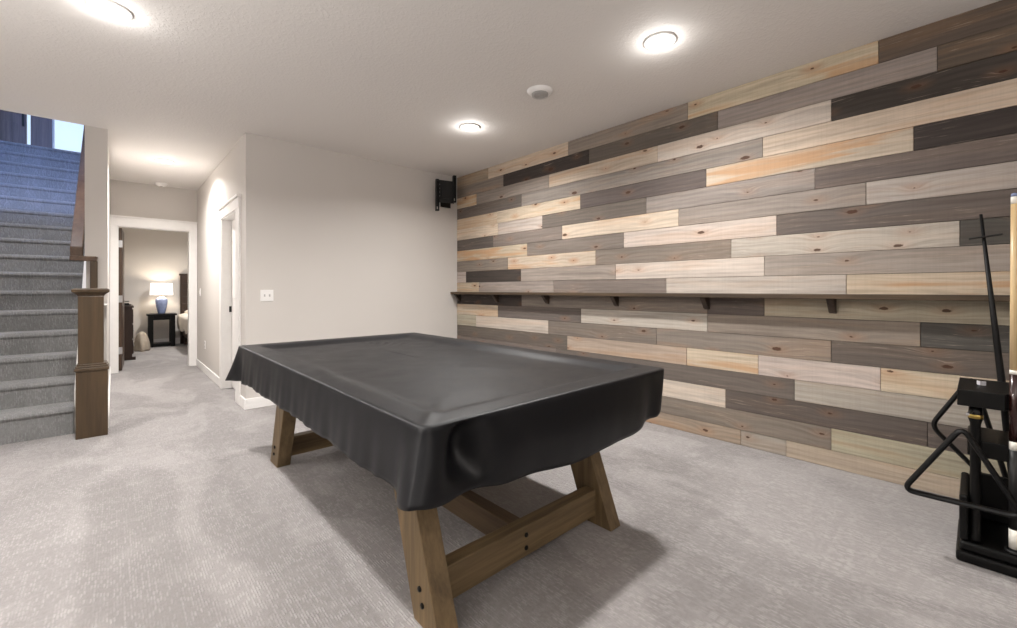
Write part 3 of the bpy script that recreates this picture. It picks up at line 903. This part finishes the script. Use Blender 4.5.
# ------------------------------------------------------------------ bedroom
ns = empty('nightstand', (.74, 11.6, 0), 'black open side table against the bedroom wall under a lamp', 'nightstand')
X0, X1, Y0, Y1 = .52, .95, 11.42, 11.80
part(B(X0-.03, X1+.03, Y0-.02, Y1, .65, .685), 'table_top', M['blackwood'], ns, .004)
for x in (X0, X1-.075):
    for y in (Y0, Y1-.06):
        part(B(x, x+.075, y, y+.05, 0, .65), 'leg', M['blackwood'], ns, .003)
part(B(X0+.075, X1-.075, Y0+.005, Y0+.03, .56, .65), 'apron', M['blackwood'], ns, .002)
part(B(X0+.02, X1-.02, Y0+.02, Y1-.02, .03, .07), 'lower_shelf', M['blackwood'], ns, .003)
lp = empty('table_lamp', (.735, 11.6, .685), 'lit table lamp with blue vase base and white drum shade on the black nightstand', 'lamp')
cx, cy = .735, 11.6
m = MB(); m.lathe([(0, 0), (.055, 0), (.06, .012), (.064, .03), (.088, .14), (.104, .25), (.100, .30), (.06, .335), (.04, .34), (.043, .355), (0, .356)], (cx, cy, .686), 28)
part(m, 'vase_base', M['blue'], lp, smooth=True)
m = MB(); m.tube([(cx, cy, 1.0), (cx, cy, 1.30)], .008); part(m, 'stem', M['brass'], lp)
m = MB(); m.lathe([(.195, 1.075), (.180, 1.325), (.178, 1.325), (.193, 1.075)], (cx, cy, 0), 40)
part(m, 'lamp_shade', M['shade'], lp, smooth=True)
d = bpy.data.lights.new('bulb_or_halo', 'POINT'); d.energy = 11; d.color = (1, .88, .72); d.shadow_soft_size = .05
b = bpy.data.objects.new('bulb_or_halo', d); COL.objects.link(b); b.parent = lp; b.location = (0, 0, .55)
# unseen lamp at the ceiling, added to brighten the bedroom
bed_fill = lamp(1.3, 10.0, H-.02, 52, .2, WARM)

bd_ = empty('bed', (1.85, 10.9, 0), 'bed with dark wooden headboard and cream bedding seen through the bedroom doorway', 'bed')
m = MB(); m.box(1.07, 2.7, 11.80, 11.87, 0, 1.50); m.box(1.05, 2.72, 11.79, 11.88, 1.50, 1.54)
for i in range(6): m.box(1.09, 2.68, 11.792, 11.80, .62+i*.145, .745+i*.145)
part(m, 'headboard', M['espresso'], bd_, .005)
part(B(1.10, 2.66, 9.85, 11.79, .18, .34), 'bed_frame', M['espresso'], bd_, .01)
for x in (1.12, 2.56):
    for y in (9.88, 11.6): part(B(x, x+.08, y, y+.08, 0, .18), 'leg', M['espresso'], bd_)
part(B(1.09, 2.67, 9.85, 11.78, .34, .58), 'mattress', M['cream'], bd_, .05, seg=4)
# duvet draped over the near side with wavy hem
m = MB(); nx_, ny_ = 24, 40; grid = []
for j in range(ny_+1):
    y = 9.8+(11.6-9.8)*j/ny_; row = []
    for i in range(nx_+1):
        t = i/nx_
        hem = .36+.03*math.sin(y*9)
        if t < .25:
            u = t/.25; x = 1.015-.02*math.sin(math.pi*u)+.01*math.sin(y*14)*(1-u); z = hem+(.66-hem)*u
        else:
            u = (t-.25)/.75; x = 1.015+u*1.63; z = .66+.06*math.sin(math.pi*min(1, u*4)*.5)+.008*math.sin(x*11+y*7)
        row.append(m.bm.verts.new((x, y, z)))
    grid.append(row)
for j in range(ny_):
    for i in range(nx_): m.bm.faces.new((grid[j][i], grid[j][i+1], grid[j+1][i+1], grid[j+1][i]))
dv = part(m, 'duvet', M['cream'], bd_, smooth=True); so = dv.modifiers.new('t', 'SOLIDIFY'); so.thickness = .02
m = MB(); 
for k_ in range(2):
    m.lathe([(0, -.07), (.16, -.06), (.27, -.02), (.29, 0), (.27, .03), (.16, .075), (0, .09)], (1.42+.8*k_, 11.58, .70), 24, Matrix.Diagonal((1.05, .62, 1, 1)))
part(m, 'pillow', M['cream'], bd_, smooth=True)

ds = empty('dresser', (.05, 10.0, 0), 'dark wooden dresser behind the open bedroom door', 'dresser')
part(B(-.07, .225, 9.62, 10.75, .05, .88), 'carcass', M['espresso'], ds, .003)
part(B(-.075, .245, 9.59, 10.78, .88, .915), 'dresser_top', M['espresso'], ds, .004)
for i in range(3):
    for j in range(2):
        dw = part(B(.225, .240, 9.65+j*.545, 9.65+j*.545+.52, .10+i*.26, .335+i*.26), 'drawer', M['espresso'], ds, .004)
        m = MB(); m.lathe([(0, 0), (.008, 0), (.014, .018), (0, .022)], (.240, 9.91+j*.545, .218+i*.26), 12, Matrix.Rotation(math.pi/2, 4, 'Y'))
        part(m, 'knob', M['chrome'], dw)
for y in (9.64, 10.67):
    part(B(-.06, .27, y, y+.06, 0, .05), 'foot', M['espresso'], ds)
tr = B(.04, .21, 9.75, 9.95, 0, .02); tr.box(.06, .10, 9.78, 9.82, .02, .05); tr.box(.13, .19, 9.83, 9.90, .02, .04)
o = tr.build('jewelry_tray', M['blackplastic'], None, .003); o.location = (0, 0, .916)
tag(o, 'small dark tray with trinkets on the dresser top', 'tray')
# beige throw slumped on the floor
m = MB(); rings_ = []
for j in range(12):
    v = j/11; ring = []
    for i in range(36):
        a = 2*math.pi*i/36
        r = (.17*(1-v*v)**.6+.03)*(1+.10*math.sin(a*7+v*2)*(1-v))
        ring.append(m.bm.verts.new((.40+r*math.cos(a)*.62, 11.08+r*math.sin(a)*1.3+.05*v-.12*v, .004+.36*v+.006*math.sin(a*5))))
    rings_.append(ring)
for a, b in zip(rings_, rings_[1:]):
    for i in range(36): m.bm.faces.new((a[i], a[(i+1) % 36], b[(i+1) % 36], b[i]))
m.bm.faces.new(rings_[0][::-1]); m.bm.faces.new(rings_[-1])
o = m.build('throw_blanket', M['beige'], smooth=True)
tag(o, 'beige cloth slumped on the bedroom floor beside the dresser', 'blanket')

# ------------------------------------------------------------------ daylight upstairs and added stair fill
def area(loc, rot, sx, sy, power, col, name='daylight'):
    d = bpy.data.lights.new(name, 'AREA'); d.shape = 'RECTANGLE'; d.size = sx; d.size_y = sy; d.energy = power; d.color = col
    o = bpy.data.objects.new(name, d); COL.objects.link(o); o.location = loc; o.rotation_euler = rot
    return o
area((-.75, 2.75, 4.25), (math.radians(68), 0, 0), .95, .55, 330, (.27, .44, 1.0))
area((-.75, 5.95, 2.93), (math.radians(20), 0, 0), .9, .2, 20, (1, .98, .96), 'stair_fill')  # hidden fill lamp added over the flight to lift the steps
w = bpy.data.worlds.new('World'); SC.world = w; w.use_nodes = True
bg = w.node_tree.nodes['Background']; bg.inputs[0].default_value = (.62, .80, 1, 1); bg.inputs[1].default_value = 1.25

# unseen up-facing fill lamps added to brighten the ceiling, behind and beside the camera
for fx, fy, pw in ((-1.6, 1.7, 105), (.4, -1.6, 75)):
    area((fx, fy, 1.65), (math.pi, 0, 0), .5, .5, pw, (1, .975, .95), 'ceiling_fill')

# ------------------------------------------------------------------ camera
cam = bpy.data.cameras.new('camera'); co = bpy.data.objects.new('camera', cam); COL.objects.link(co)
co.location = (0, 0, 1.182)
co.rotation_euler = (math.pi/2, 0, -math.radians(42.5))
cam.sensor_fit = 'HORIZONTAL'; cam.sensor_width = 36; cam.lens = 36*430.4/1017
cam.shift_y = -(314-289.9)/1017
cam.clip_start = .05
SC.camera = co
SC.view_settings.view_transform = 'Standard'
SC.view_settings.look = 'None'
SC.view_settings.exposure = 0
SC.cycles.max_bounces = 10; SC.cycles.diffuse_bounces = 6
SC.cycles.use_denoising = True
